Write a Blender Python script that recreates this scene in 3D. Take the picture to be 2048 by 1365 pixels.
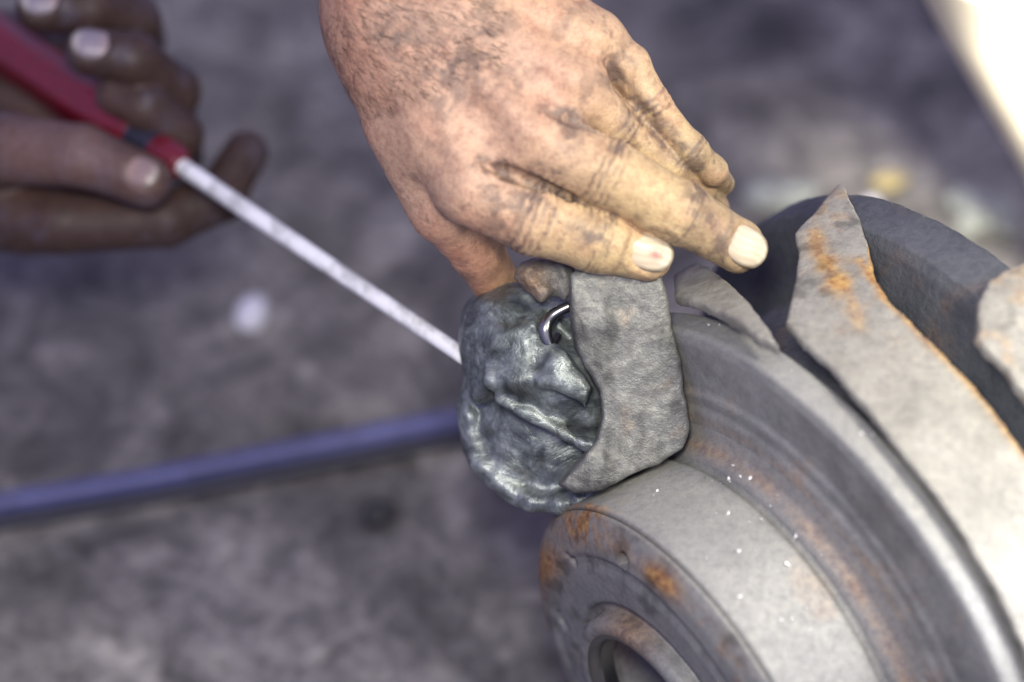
import bpy, math
import numpy as np
from mathutils import Matrix, Vector

for o in list(bpy.data.objects):
    bpy.data.objects.remove(o)
scn = bpy.context.scene
C = scn.collection

# ------------------------------------------------------------------ camera
# millimetres in a frame that looks down on the work: X right, Y up in view, Z towards the viewer.
D, PPM = 920.0, 5.2
AX = np.array([0.80, 0.462, -0.40]); AX /= np.linalg.norm(AX)          # hub axis
PITCH = math.atan2(AX[1], -AX[2])                                       # makes that axis level
R_ = np.array([[1, 0, 0],
               [0, math.sin(PITCH), -math.cos(PITCH)],
               [0, math.cos(PITCH), math.sin(PITCH)]])                  # view frame -> world
NUP = R_[2]                                                             # world up in the view frame
def Q(px, py, z):
    k = (D - z) / D
    return np.array([(px - 1024) / PPM * k, (682.5 - py) / PPM * k, z])
HUB0 = Q(1352, 1405, -24)
FLOOR = float(NUP @ HUB0) - 155.0
def W(p):
    w = np.asarray(p, float) @ R_.T
    w[..., 2] -= FLOOR
    return w * 0.001
def onfloor(px, py, h=0.0):
    d = Q(px, py, 0) - np.array([0, 0, D]); c = np.array([0, 0, D])
    t = (FLOOR + h - NUP @ c) / (NUP @ d)
    return c + t * d

cam = bpy.data.cameras.new('camera'); camo = bpy.data.objects.new('camera', cam); C.objects.link(camo)
cam.sensor_width = 36; cam.sensor_fit = 'HORIZONTAL'; cam.lens = 36 * D / (2048 / PPM)
cam.clip_start = 0.01; cam.clip_end = 50
m4 = np.eye(4); m4[:3, :3] = R_; m4[:3, 3] = W(np.array([0, 0, D]))
camo.matrix_world = Matrix(m4.tolist())
cam.dof.use_dof = True; cam.dof.focus_distance = (D + 8) * 0.001
cam.dof.aperture_fstop = 2.8; cam.dof.aperture_blades = 0
scn.camera = camo

# ------------------------------------------------------------------ world, lamp, exposure
w = bpy.data.worlds.new('World'); scn.world = w; w.use_nodes = True
w.node_tree.nodes['Background'].inputs[0].default_value = (0.39, 0.375, 0.74, 1)
w.node_tree.nodes['Background'].inputs[1].default_value = 0.74
def lamp(name, loc, aim, size, power, col):
    l = bpy.data.lights.new(name, 'AREA'); l.shape = 'DISK'; l.size = size; l.energy = power; l.color = col
    o = bpy.data.objects.new(name, l); C.objects.link(o)
    a, b = Vector(W(loc)), Vector(W(aim)); o.location = a
    o.rotation_euler = (b - a).to_track_quat('-Z', 'Y').to_euler()
    return o
lamp('work_lamp', np.array([295., 130., 330.]), Q(1400, 600, 0), 0.09, 1.8, (1.0, 0.95, 0.80))
lamp('added_fill_light', np.array([-30., 110., 700.]), Q(1200, 900, -100), 0.14, 4.0, (1.0, 0.97, 0.88))  # added fill near the camera, opens up the floor and hub faces
lamp('added_hotspot_light', Q(2360, 1230, 140), Q(2040, 1220, 60), 0.04, 0.12, (0.95, 0.96, 1.0))  # added small light, makes the hot spot on the hub's lower right
side = lamp('added_pipe_light', Q(2240, -160, 60), Q(2300, 180, -200), 0.06, 0.9, (1.0, 0.95, 0.82)); side.data.spread = math.radians(52)  # added narrow light, only there to overexpose the cream pipe
scn.view_settings.view_transform = 'Standard'; scn.view_settings.look = 'None'
scn.view_settings.exposure = 0.28; scn.view_settings.gamma = 1.0
scn.cycles.use_denoising = True
scn.cycles.max_bounces = 6

# ------------------------------------------------------------------ numpy tools
rng = np.random.default_rng(7)
def _h(i, j, k, seed):
    n = (i.astype(np.int64) * 374761393 + j.astype(np.int64) * 668265263 + k.astype(np.int64) * 2147483647 + seed * 974634777) & 0xffffffff
    n = ((n ^ (n >> 13)) * 1274126177) & 0xffffffff
    n = n ^ (n >> 16)
    return (n & 0xffff).astype(np.float32) / 32767.5 - 1.0
def vnoise(p, seed=0):
    f = np.floor(p); i = f.astype(np.int64); t = (p - f).astype(np.float32); t = t * t * (3 - 2 * t)
    r = 0
    for a in (0, 1):
        wa = t[..., 0] if a else 1 - t[..., 0]
        for b in (0, 1):
            wb = t[..., 1] if b else 1 - t[..., 1]
            for c in (0, 1):
                wc = t[..., 2] if c else 1 - t[..., 2]
                r = r + wa * wb * wc * _h(i[..., 0] + a, i[..., 1] + b, i[..., 2] + c, seed)
    return r
def fbm(p, scale, octaves=3, seed=0):
    p = np.asarray(p) / scale; s = 0; a = 1.0; tot = 0
    for o in range(octaves):
        s = s + a * vnoise(p * (2.03 ** o) + 17.3 * o, seed + o); tot += a; a *= 0.5
    return s / tot
def smin(a, b, k):
    h = np.clip(0.5 + 0.5 * (b - a) / k, 0, 1)
    return b + (a - b) * h - k * h * (1 - h)
def smoothstep(a, b, x):
    t = np.clip((x - a) / (b - a), 0, 1); return t * t * (3 - 2 * t)

class Grid:
    """signed-distance field on a regular grid"""
    def __init__(s, lo, hi, h):
        s.lo = np.array(lo, float); s.h = h
        s.n = np.ceil((np.array(hi) - s.lo) / h).astype(int) + 1
        s.ax = [(s.lo[i] + h * np.arange(s.n[i])).astype(np.float32) for i in range(3)]
        s.f = np.full(s.n, 60.0, np.float32)
    def block(s, lo, hi):
        sl = []
        for i in range(3):
            a = int(np.clip(np.floor((lo[i] - s.lo[i]) / s.h), 0, s.n[i] - 1)); b = int(np.clip(np.ceil((hi[i] - s.lo[i]) / s.h) + 1, a + 1, s.n[i]))
            sl.append(slice(a, b))
        return tuple(sl), s.ax[0][sl[0]][:, None, None], s.ax[1][sl[1]][None, :, None], s.ax[2][sl[2]][None, None, :]
    def cone(s, a, b, ra, rb, k=0.0, f=None, m=14):
        f = s.f if f is None else f
        a = np.array(a, float); b = np.array(b, float); R = max(ra, rb) + m
        sl, X, Y, Z = s.block(np.minimum(a, b) - R, np.maximum(a, b) + R)
        d = b - a; L = float(d @ d) + 1e-9
        t = np.clip(((X - a[0]) * d[0] + (Y - a[1]) * d[1] + (Z - a[2]) * d[2]) / L, 0, 1)
        dist = np.sqrt((X - a[0] - t * d[0]) ** 2 + (Y - a[1] - t * d[1]) ** 2 + (Z - a[2] - t * d[2]) ** 2) - (ra + (rb - ra) * t)
        f[sl] = smin(f[sl], dist, k) if k > 0 else np.minimum(f[sl], dist)
    def ell(s, c, r, k=0.0, sub=False, rot=None, m=14):
        c = np.array(c, float); r = np.array(r, float); R = r.max() + m
        sl, X, Y, Z = s.block(c - R, c + R)
        X, Y, Z = X - c[0], Y - c[1], Z - c[2]
        if rot is not None:
            X, Y, Z = (rot[0][0] * X + rot[0][1] * Y + rot[0][2] * Z, rot[1][0] * X + rot[1][1] * Y + rot[1][2] * Z, rot[2][0] * X + rot[2][1] * Y + rot[2][2] * Z)
        q = np.sqrt((X / r[0]) ** 2 + (Y / r[1]) ** 2 + (Z / r[2]) ** 2) + 1e-6
        q2 = np.sqrt((X / r[0] ** 2) ** 2 + (Y / r[1] ** 2) ** 2 + (Z / r[2] ** 2) ** 2) + 1e-6
        dist = q * (q - 1) / q2
        if sub: s.f[sl] = -smin(-s.f[sl], dist, k) if k > 0 else np.maximum(s.f[sl], -dist)
        else: s.f[sl] = smin(s.f[sl], dist, k) if k > 0 else np.minimum(s.f[sl], dist)
    def pts(s):
        return np.stack(np.meshgrid(*s.ax, indexing='ij'), -1)
    def mesh(s):
        f = s.f; n = f.shape; ins = f < 0
        cnt = np.zeros([x - 1 for x in n], np.uint8)
        for a in (0, 1):
            for b in (0, 1):
                for c in (0, 1):
                    cnt += ins[a:n[0] - 1 + a, b:n[1] - 1 + b, c:n[2] - 1 + c]
        I = np.argwhere((cnt > 0) & (cnt < 8))
        vid = np.full(cnt.shape, -1, np.int64); vid[I[:, 0], I[:, 1], I[:, 2]] = np.arange(len(I))
        acc = np.zeros((len(I), 3)); num = np.zeros(len(I))
        cor = [(a, b, c) for a in (0, 1) for b in (0, 1) for c in (0, 1)]
        val = {q: f[I[:, 0] + q[0], I[:, 1] + q[1], I[:, 2] + q[2]].astype(float) for q in cor}
        for q in cor:
            for ax in range(3):
                if q[ax]: continue
                r = list(q); r[ax] = 1; r = tuple(r)
                v0, v1 = val[q], val[r]; x = (v0 < 0) != (v1 < 0)
                t = np.where(x, v0 / np.where(x, v0 - v1, 1), 0)
                e = np.tile(np.array(q, float), (len(I), 1)); e[:, ax] = t
                acc[x] += e[x]; num[x] += 1
        V = s.lo + s.h * (I + acc / num[:, None])
        F = []
        for ax in range(3):
            u, v = (ax + 1) % 3, (ax + 2) % 3
            sa = [slice(None)] * 3; sb = [slice(None)] * 3; sa[ax] = slice(0, -1); sb[ax] = slice(1, None)
            A, B = ins[tuple(sa)], ins[tuple(sb)]
            E = np.argwhere(A != B)
            ok = (E[:, u] > 0) & (E[:, v] > 0) & (E[:, u] < n[u] - 1) & (E[:, v] < n[v] - 1)
            E = E[ok]; sgn = A[E[:, 0], E[:, 1], E[:, 2]]
            def at(du, dv):
                e = E.copy(); e[:, u] += du; e[:, v] += dv
                return vid[e[:, 0], e[:, 1], e[:, 2]]
            q = np.stack([at(-1, -1), at(0, -1), at(0, 0), at(-1, 0)], 1)
            q[~sgn] = q[~sgn][:, ::-1]
            F.append(q)
        return V, np.concatenate(F)
def normals(V, F):
    n = np.zeros_like(V)
    fn = np.cross(V[F[:, 2]] - V[F[:, 0]], V[F[:, 3]] - V[F[:, 1]])
    for i in range(4): np.add.at(n, F[:, i], fn)
    return n / (np.linalg.norm(n, axis=1, keepdims=True) + 1e-12)
def smooth(V, F, it=1, lam=0.5):
    for _ in range(it):
        acc = np.zeros_like(V); c = np.zeros(len(V))
        for i in range(4):
            for j in ((i + 1) % 4, (i + 3) % 4):
                np.add.at(acc, F[:, i], V[F[:, j]]); np.add.at(c, F[:, i], 1)
        V = V + lam * (acc / np.maximum(c, 1)[:, None] - V)
    return V
def projpx(V):
    k = D / (D - V[:, 2])
    return np.stack([V[:, 0] * k * PPM + 1024, 682.5 - V[:, 1] * k * PPM], 1)

# ------------------------------------------------------------------ object tools
LOC = {}
def thing(name, label, cat, base, group=None):
    o = bpy.data.objects.new(name, None); C.objects.link(o); o.empty_display_size = 0.02
    b = W(np.array(base)); o.location = b; LOC[o] = b
    o['label'] = label; o['category'] = cat
    if group: o['group'] = group
    return o
def obj(name, V, F, mat, parent=None, base=None, cols=None, kind=None, label=None, cat=None, smoothf=True, root=None):
    V = W(np.asarray(V, float))
    org = LOC[root or parent] if parent else (W(np.array(base)) if base is not None else np.zeros(3))
    me = bpy.data.meshes.new(name)
    me.from_pydata((V - org).tolist(), [], F.tolist() if isinstance(F, np.ndarray) else F)
    if smoothf: me.polygons.foreach_set('use_smooth', np.ones(len(me.polygons), bool))
    if cols is not None:
        for nm, c in cols.items():
            at = me.attributes.new(nm, 'FLOAT_COLOR', 'POINT')
            c4 = np.ones((len(V), 4), np.float32); c4[:, :3] = c if np.ndim(c) == 2 else np.asarray(c)[:, None]
            at.data.foreach_set('color', c4.ravel())
    me.materials.append(mat)
    o = bpy.data.objects.new(name, me); C.objects.link(o)
    if parent: o.parent = parent
    else: o.location = org
    if kind: o['kind'] = kind
    if label: o['label'] = label
    if cat: o['category'] = cat
    return o

def mat(name):
    m = bpy.data.materials.new(name); m.use_nodes = True
    return m, m.node_tree.nodes, m.node_tree.links, m.node_tree.nodes['Principled BSDF']
def tex(N, L, kind, scale, detail=3, rough=0.6, coord='Object', **kw):
    tc = N.new('ShaderNodeTexCoord'); t = N.new(kind); t.inputs['Scale'].default_value = scale
    if 'Detail' in t.inputs: t.inputs['Detail'].default_value = detail
    if 'Roughness' in t.inputs: t.inputs['Roughness'].default_value = rough
    L.new(tc.outputs[coord], t.inputs['Vector'])
    for k, v in kw.items(): setattr(t, k, v)
    return t
def ramp(N, L, src, stops):
    r = N.new('ShaderNodeValToRGB'); L.new(src, r.inputs[0]); e = r.color_ramp.elements
    while len(e) < len(stops): e.new(0.5)
    for x, (p, c) in zip(e, stops): x.position = p; x.color = (*c, 1) if len(c) == 3 else c
    return r.outputs[0]
def mix(N, L, fac, a, b, mode='MIX'):
    m = N.new('ShaderNodeMix'); m.data_type = 'RGBA'; m.blend_type = mode
    for s, v in ((m.inputs[0], fac), (m.inputs[6], a), (m.inputs[7], b)):
        if hasattr(v, 'is_linked') or hasattr(v, 'node'): L.new(v, s)
        elif isinstance(v, (int, float)): s.default_value = v
        else: s.default_value = (*v, 1)
    return m.outputs[2]
def attr(N, name):
    a = N.new('ShaderNodeAttribute'); a.attribute_name = name; return a.outputs['Color']
def bump(N, L, P, srcs):
    prev = None
    for s, dist, st in srcs:
        b = N.new('ShaderNodeBump'); b.inputs['Distance'].default_value = dist; b.inputs['Strength'].default_value = st
        L.new(s, b.inputs['Height'])
        if prev: L.new(prev, b.inputs['Normal'])
        prev = b.outputs[0]
    L.new(prev, P.inputs['Normal'])

# ------------------------------------------------------------------ materials
def skin_mat(name):
    m, N, L, P = mat(name)
    n1 = tex(N, L, 'ShaderNodeTexNoise', 260, 4, 0.65); n2 = tex(N, L, 'ShaderNodeTexNoise', 900, 3, 0.6)
    v = tex(N, L, 'ShaderNodeTexVoronoi', 900); v.feature = 'DISTANCE_TO_EDGE'
    c = attr(N, 'tint')
    blot = ramp(N, L, n1.outputs[0], [(0.3, (0.74, 0.66, 0.66)), (0.52, (1, 1, 1)), (0.75, (1.14, 1.08, 1.02))])
    c = mix(N, L, 1.0, c, blot, 'MULTIPLY')
    fine = ramp(N, L, n2.outputs[0], [(0.3, (0.82, 0.76, 0.76)), (0.6, (1.05, 1.05, 1.05))])
    c = mix(N, L, 0.8, c, fine, 'MULTIPLY')
    L.new(c, P.inputs['Base Color'])
    P.inputs['Subsurface Weight'].default_value = 0.10
    P.inputs['Subsurface Radius'].default_value = (1.0, 0.4, 0.25); P.inputs['Subsurface Scale'].default_value = 0.003
    P.inputs['Specular IOR Level'].default_value = 0.42
    rr = ramp(N, L, n1.outputs[0], [(0.3, (0.62,) * 3), (0.7, (0.42,) * 3)]); L.new(rr, P.inputs['Roughness'])
    bump(N, L, P, [(n1.outputs[0], 0.0012, 0.5), (v.outputs[0], 0.0005, 0.35), (n2.outputs[0], 0.0004, 0.5)])
    return m
M = {}
M['skin'] = skin_mat('skin')
m, N, L, P = mat('nail'); M['nail'] = m
L.new(attr(N, 'tint'), P.inputs['Base Color']); P.inputs['Roughness'].default_value = 0.36
P.inputs['Subsurface Weight'].default_value = 0.1; P.inputs['Subsurface Scale'].default_value = 0.002
n1 = tex(N, L, 'ShaderNodeTexNoise', 500, 3); bump(N, L, P, [(n1.outputs[0], 0.0005, 0.3)])
m, N, L, P = mat('hair'); M['hair'] = m
P.inputs['Base Color'].default_value = (0.06, 0.035, 0.025, 1); P.inputs['Roughness'].default_value = 0.5

def iron_mat(name, lo, hi, rough=(0.68, 0.5), metallic=0.12, rustc=((0.20, 0.075, 0.03), (0.50, 0.28, 0.095)), bumps=1.0):
    m, N, L, P = mat(name)
    n1 = tex(N, L, 'ShaderNodeTexNoise', 38, 5, 0.7); n2 = tex(N, L, 'ShaderNodeTexNoise', 320, 4, 0.65); n3 = tex(N, L, 'ShaderNodeTexNoise', 1500, 2)
    base = ramp(N, L, n1.outputs[0], [(0.32, lo), (0.68, hi)])
    g = ramp(N, L, n2.outputs[0], [(0.3, (0.78, 0.78, 0.79)), (0.5, (1, 1, 1)), (0.72, (1.12, 1.11, 1.05))])
    base = mix(N, L, 0.9, base, g, 'MULTIPLY')
    g3 = ramp(N, L, n3.outputs[0], [(0.35, (0.8, 0.8, 0.8)), (0.65, (1.1, 1.1, 1.1))])
    base = mix(N, L, 0.7, base, g3, 'MULTIPLY')
    rc = ramp(N, L, n2.outputs[0], [(0.35, rustc[0]), (0.65, rustc[1])])
    a = attr(N, 'rust')
    base = mix(N, L, a, base, rc)
    dk = attr(N, 'grime'); base = mix(N, L, dk, base, (0.02, 0.02, 0.018))
    L.new(base, P.inputs['Base Color'])
    P.inputs['Metallic'].default_value = metallic
    rr = ramp(N, L, n2.outputs[0], [(0.3, (rough[0],) * 3), (0.7, (rough[1],) * 3)]); L.new(rr, P.inputs['Roughness'])
    bump(N, L, P, [(n2.outputs[0], 0.0012 * bumps, 0.5), (n3.outputs[0], 0.0004 * bumps, 0.5)])
    return m
M['iron'] = iron_mat('machined_iron', (0.20, 0.20, 0.195), (0.28, 0.278, 0.262), bumps=.45)
M['claw'] = iron_mat('torn_iron', (0.18, 0.172, 0.152), (0.30, 0.29, 0.255), bumps=1.1, rustc=((0.24, 0.11, 0.04), (0.48, 0.31, 0.11)))
M['cast'] = iron_mat('cast_iron', (0.12, 0.122, 0.115), (0.235, 0.235, 0.215), rough=(0.6, 0.36), metallic=0.3, bumps=1.2)
m, N, L, P = mat('greasy_steel'); M['grease'] = m
n1 = tex(N, L, 'ShaderNodeTexNoise', 55, 5, 0.7); n1.inputs['Distortion'].default_value = 1.0
n2 = tex(N, L, 'ShaderNodeTexNoise', 210, 4, 0.6); n2.inputs['Distortion'].default_value = 0.6
c = ramp(N, L, n1.outputs[0], [(0.3, (0.05, 0.06, 0.06)), (0.5, (0.17, 0.195, 0.195)), (0.68, (0.36, 0.395, 0.395))])
c = mix(N, L, 0.9, c, ramp(N, L, n2.outputs[0], [(0.3, (0.6, 0.6, 0.6)), (0.6, (1.15, 1.15, 1.12))]), 'MULTIPLY')
c = mix(N, L, attr(N, 'rust'), c, (0.16, 0.13, 0.07)); c = mix(N, L, attr(N, 'grime'), c, (0.018, 0.018, 0.016))
L.new(c, P.inputs['Base Color']); P.inputs['Metallic'].default_value = 0.45
L.new(ramp(N, L, n2.outputs[0], [(0.3, (0.30,) * 3), (0.65, (0.55,) * 3)]), P.inputs['Roughness'])
P.inputs['Coat Weight'].default_value = 0.12; P.inputs['Coat Roughness'].default_value = 0.2
bump(N, L, P, [(n1.outputs[0], 0.0025, 0.5), (n2.outputs[0], 0.0011, 0.5)])
M['core'] = iron_mat('shade_tinted_iron', (0.055, 0.06, 0.072), (0.10, 0.106, 0.122))  # iron darkened blue-grey, so the core's shade sits in its colour
m, N, L, P = mat('bright_steel'); M['steel'] = m
n1 = tex(N, L, 'ShaderNodeTexNoise', 75, 3)
L.new(ramp(N, L, n1.outputs[0], [(0.38, (0.55, 0.55, 0.52)), (0.55, (0.95, 0.95, 0.92))]), P.inputs['Base Color'])
P.inputs['Metallic'].default_value = 0.0; P.inputs['Roughness'].default_value = 0.3
m, N, L, P = mat('polished_steel'); M['polish'] = m
P.inputs['Base Color'].default_value = (0.30, 0.30, 0.29, 1); P.inputs['Metallic'].default_value = 1; P.inputs['Roughness'].default_value = 0.3
def plain(name, c, rough=0.5, nscale=200, var=0.25, bd=0.0005, coat=0):
    m, N, L, P = mat(name); n1 = tex(N, L, 'ShaderNodeTexNoise', nscale, 4)
    a = tuple(x * (1 - var) for x in c); b = tuple(min(1, x * (1 + var)) for x in c)
    L.new(ramp(N, L, n1.outputs[0], [(0.3, a), (0.7, b)]), P.inputs['Base Color']); P.inputs['Roughness'].default_value = rough
    P.inputs['Coat Weight'].default_value = coat
    bump(N, L, P, [(n1.outputs[0], bd, 0.4)]); return m
M['red'] = plain('red_plastic', (0.15, 0.005, 0.014), 0.32, coat=0.3)
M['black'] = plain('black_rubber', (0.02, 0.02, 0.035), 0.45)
M['blue'] = plain('blue_hose_rubber', (0.085, 0.09, 0.21), 0.5, 60)
M['cream'] = plain('cream_plastic', (0.86, 0.78, 0.62), 0.45, 20, 0.06)
M['white'] = plain('white_pebble', (0.75, 0.74, 0.78), 0.6)
M['dark'] = plain('dark_stone', (0.03, 0.03, 0.03), 0.7)
M['ochre'] = plain('ochre_stone', (0.42, 0.34, 0.16), 0.7)
M['grey'] = plain('grey_stone', (0.34, 0.36, 0.32), 0.8, 120, 0.4)

# floor: dusty concrete with oil stains
m, N, L, P = mat('dusty_concrete'); M['floor'] = m
a1 = tex(N, L, 'ShaderNodeTexNoise', 13, 6, 0.7); a1.inputs['Distortion'].default_value = 0.8
a2 = tex(N, L, 'ShaderNodeTexNoise', 34, 5, 0.7); a2.inputs['Distortion'].default_value = 1.2
a3 = tex(N, L, 'ShaderNodeTexNoise', 130, 4, 0.7)
base = ramp(N, L, a1.outputs[0], [(0.34, (0.07, 0.066, 0.064)), (0.5, (0.165, 0.155, 0.146)), (0.64, (0.31, 0.292, 0.268))])
base = mix(N, L, 1.0, base, ramp(N, L, a2.outputs[0], [(0.32, (0.5, 0.5, 0.51)), (0.5, (1, 1, 1)), (0.66, (1.5, 1.48, 1.42))]), 'MULTIPLY')
base = mix(N, L, 0.8, base, ramp(N, L, a3.outputs[0], [(0.3, (0.6, 0.6, 0.6)), (0.7, (1.3, 1.3, 1.3))]), 'MULTIPLY')
tc = N.new('ShaderNodeTexCoord')
def spot(px, py, r, soft, strength, base):
    c = W(onfloor(px, py))
    v = N.new('ShaderNodeVectorMath'); v.operation = 'DISTANCE'; L.new(tc.outputs['Object'], v.inputs[0]); v.inputs[1].default_value = tuple(c)
    nz = N.new('ShaderNodeMath'); nz.operation = 'MULTIPLY_ADD'; L.new(a2.outputs[0], nz.inputs[0]); nz.inputs[1].default_value = -r * 1.2; L.new(v.outputs['Value'], nz.inputs[2])
    mr = N.new('ShaderNodeMapRange'); L.new(nz.outputs[0], mr.inputs[0]); mr.inputs[1].default_value = (r - soft) - r * .6; mr.inputs[2].default_value = (r + soft) - r * .6
    mr.inputs[3].default_value = strength; mr.inputs[4].default_value = 0
    return mix(N, L, mr.outputs[0], base, (0.035, 0.03, 0.03))
for s in ((1560, 60, .022, .012, .75), (1640, 180, .016, .01, .5), (755, 1030, .012, .006, .85), (1000, 990, .012, .008, .5), (860, 590, .02, .015, .45), (100, 860, .03, .02, .35), (1490, 190, .02, .012, .35)):
    base = spot(*s, base)
L.new(base, P.inputs['Base Color']); P.inputs['Roughness'].default_value = 0.8
bump(N, L, P, [(a2.outputs[0], 0.02, 0.5), (a3.outputs[0], 0.006, 0.5)])

# ------------------------------------------------------------------ setting: the floor
g = np.linspace(-1, 1, 41); gx, gy = np.meshgrid(g, g, indexing='ij')
c0 = onfloor(1024, 682)
e1 = np.array([1., 0, 0]); e2 = np.cross(NUP, e1)
Vf = c0 + gx.ravel()[:, None] * 2500 * e1 + gy.ravel()[:, None] * 2500 * e2
ii = np.arange(40); A, B = np.meshgrid(ii, ii, indexing='ij'); A = A.ravel(); B = B.ravel()
Ff = np.stack([A * 41 + B, (A + 1) * 41 + B, (A + 1) * 41 + B + 1, A * 41 + B + 1], 1)
obj('floor', Vf, Ff, M['floor'], kind='structure')

# ------------------------------------------------------------------ hub (stepped drum with torn claws)
E0 = np.cross(np.array([0, 0, 1.]), AX); E0 /= np.linalg.norm(E0)       # towards the top outline
if E0[1] < 0: E0 = -E0
E1 = np.cross(AX, E0)
if E1[2] < 0: E1 = -E1
def cyl(phi, ax, R):
    phi, ax, R = np.broadcast_arrays(phi, ax, R)
    return HUB0 + ax[..., None] * AX + (R * np.cos(phi))[..., None] * E0 + (R * np.sin(phi))[..., None] * E1
def pix2cyl(px, py, R):
    o = np.array([0, 0, D]); d = Q(px, py, 0) - o; d /= np.linalg.norm(d)
    oo = o - HUB0; op = np.array([oo @ E0, oo @ E1]); dp = np.array([d @ E0, d @ E1])
    a = dp @ dp; b = op @ dp; c = op @ op - R * R; disc = b * b - a * c
    t = (-b - math.sqrt(disc)) / a if disc > 0 else -b / a
    p = oo + t * d
    return math.atan2(p @ E1, p @ E0), float(p @ AX)

hub = thing('stepped_hub', 'rusty grey iron hub with stepped drum and torn shield sheets', 'machine part', HUB0 - 150 * NUP + 60 * AX)
def lathe(name, prof, mat_, nseg=540, rustf=None, noise=0.15, hole=None, parent=hub, root=None, step=1.2, label=None):
    P_ = []
    for (a0, r0), (a1_, r1) in zip(prof, prof[1:]):
        n = max(1, int(math.hypot(a1_ - a0, r1 - r0) / step))
        for i in range(n): P_.append((a0 + (a1_ - a0) * i / n, r0 + (r1 - r0) * i / n))
    P_.append(prof[-1]); P_ = np.array(P_)
    phi = np.arange(nseg) * 2 * math.pi / nseg
    ph, a_ = np.meshgrid(phi, P_[:, 0], indexing='ij'); _, r_ = np.meshgrid(phi, P_[:, 1], indexing='ij')
    V = cyl(ph, a_, r_).reshape(-1, 3)
    nz = fbm(V, 6, 3, 3).reshape(ph.shape) * noise
    turn = vnoise(np.stack([(a_ + r_) * 1.1, r_ * 0 + 3.0, a_ * 0], -1), 13) * .07 * (noise < 1)      # turning marks
    a_ = a_ + nz * 0.4 + turn * (r_ < 86); r_ = r_ + nz * .6 + turn
    if hole is not None: a_ = hole(ph, a_, r_)
    V = cyl(ph, a_, r_).reshape(-1, 3)
    m_ = len(P_); i = np.arange(nseg); j = np.arange(m_ - 1); I, J = np.meshgrid(i, j, indexing='ij'); I = I.ravel(); J = J.ravel(); I2 = (I + 1) % nseg
    F = np.stack([I * m_ + J, I * m_ + J + 1, I2 * m_ + J + 1, I2 * m_ + J], 1)
    ru = np.zeros(len(V)); gr = np.zeros(len(V))
    if rustf is not None: ru, gr = rustf(ph.ravel(), a_.ravel(), r_.ravel(), V)
    o = obj(name, V, F, mat_, parent, cols={'rust': np.clip(ru, 0, 1), 'grime': np.clip(gr, 0, 1)}, root=root, label=label)
    return o
def near(V, px, py, r):
    q = projpx(V); return np.exp(-(((q[:, 0] - px) ** 2 + (q[:, 1] - py) ** 2) / r ** 2))
def cylspot(ph, a, px, py, R, wphi, wax, rot=0):
    p0, a0 = pix2cyl(px, py, R)
    return np.exp(-(((ph - p0) * R / wphi) ** 2 + ((a - a0) / wax) ** 2))
def onface(px, py, ax):        # point of the front plane under a pixel -> (phi, R)
    o = np.array([0, 0, D]); d = Q(px, py, 0) - o; p0 = HUB0 + ax * AX
    t = ((p0 - o) @ AX) / (d @ AX); p = o + t * d - p0
    return math.atan2(p @ E1, p @ E0), math.hypot(p @ E0, p @ E1)
bolts = [onface(1246, 1123, -7), onface(1141, 1118, -7), onface(1125, 1243, -7)]
def holes(ph, a, r):
    for (p0, r0), sz in zip(bolts, (3.2, 2.6, 4.2)):
        d = np.hypot(r * np.cos(ph) - r0 * np.cos(p0), r * np.sin(ph) - r0 * np.sin(p0))
        a = np.where((a < 0) & (r > 50), a + 6 * (1 - smoothstep(sz - .8, sz + .4, d)), a)
    return a
def drum_rust(ph, a, r, V):
    n = fbm(V, 9, 4, 21); n2 = fbm(V, 3, 3, 5)
    edge = np.exp(-((r - 79) / 4.5) ** 2) * (a < 2)
    ru = edge * smoothstep(-0.15, 0.5, n + .12) * 0.5
    ru += near(V, 1165, 1038, 48) * (a < 3) * smoothstep(-.5, .2, n2) * 1.0
    ru += near(V, 1330, 1155, 46) * (a < 2) * edge * 1.3
    ru += near(V, 1078, 1130, 40) * (a < 3) * 1.2
    ru += near(V, 1260, 1265, 55) * (a < 8) * (r < 48) * .5
    ru += np.exp(-((a - 47) / 2.6) ** 2) * (0.3 + .3 * n)
    ru += smoothstep(.25, .7, fbm(V, 22, 3, 77)) * .18 * (a < 45)
    gr = np.exp(-((a - 0) / 0.7) ** 2) * .9 * (r > 84) + np.exp(-((a - 40.5) / 2.0) ** 2) * (.35 + .3 * n2) * (r < 92)
    gr += (a < -1) * (smoothstep(-.1, .5, n) * .45 + .15) * (r > 31)
    return np.clip(ru, 0, .95), np.clip(gr, 0, .9)
drum = lathe('drum', [(60, 35), (-10, 35.2), (-12.5, 37), (-14.6, 39.5), (-14.4, 43), (-12, 45), (-5.6, 45.6), (-5.4, 48), (-7.4, 50), (-7.6, 64), (-6.4, 66), (-6.4, 70), (-7.6, 71.5), (-6.5, 78), (-3, 84.5), (-.8, 87), (0, 86.6), (.8, 87.6), (1.5, 88), (38.5, 88.4), (39.6, 87), (42, 87), (43.2, 89.5), (46, 91.5), (49, 93), (50.5, 97), (51.5, 100), (60, 100)],
             M['iron'], rustf=drum_rust, hole=holes)
lathe('bore_lip', [(-13.4, 38.6), (-14.0, 38.2), (-13.4, 36.6), (-11, 34.6), (-4, 34.4)], M['polish'], 240, parent=drum, root=hub, noise=.1)
def fl_rust(ph, a, r, V):
    n = fbm(V, 12, 4, 31)
    ru = smoothstep(.2, .6, n) * .2 * (r < 134) + np.exp(-((r - 101) / 2.5) ** 2) * (a < 56) * (.15 + .25 * n)
    return ru, smoothstep(-.2, .6, fbm(V, 18, 3, 8)) * .4 * (a < 57) * (r < 133)
lathe('flange', [(51, 99), (52, 104), (53.5, 106), (53.5, 111), (55, 113), (56, 133), (57.0, 136.5), (58.5, 137.6), (68, 138), (69.4, 137), (70, 134), (70, 108)], M['iron'], rustf=fl_rust, noise=.3)
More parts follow.
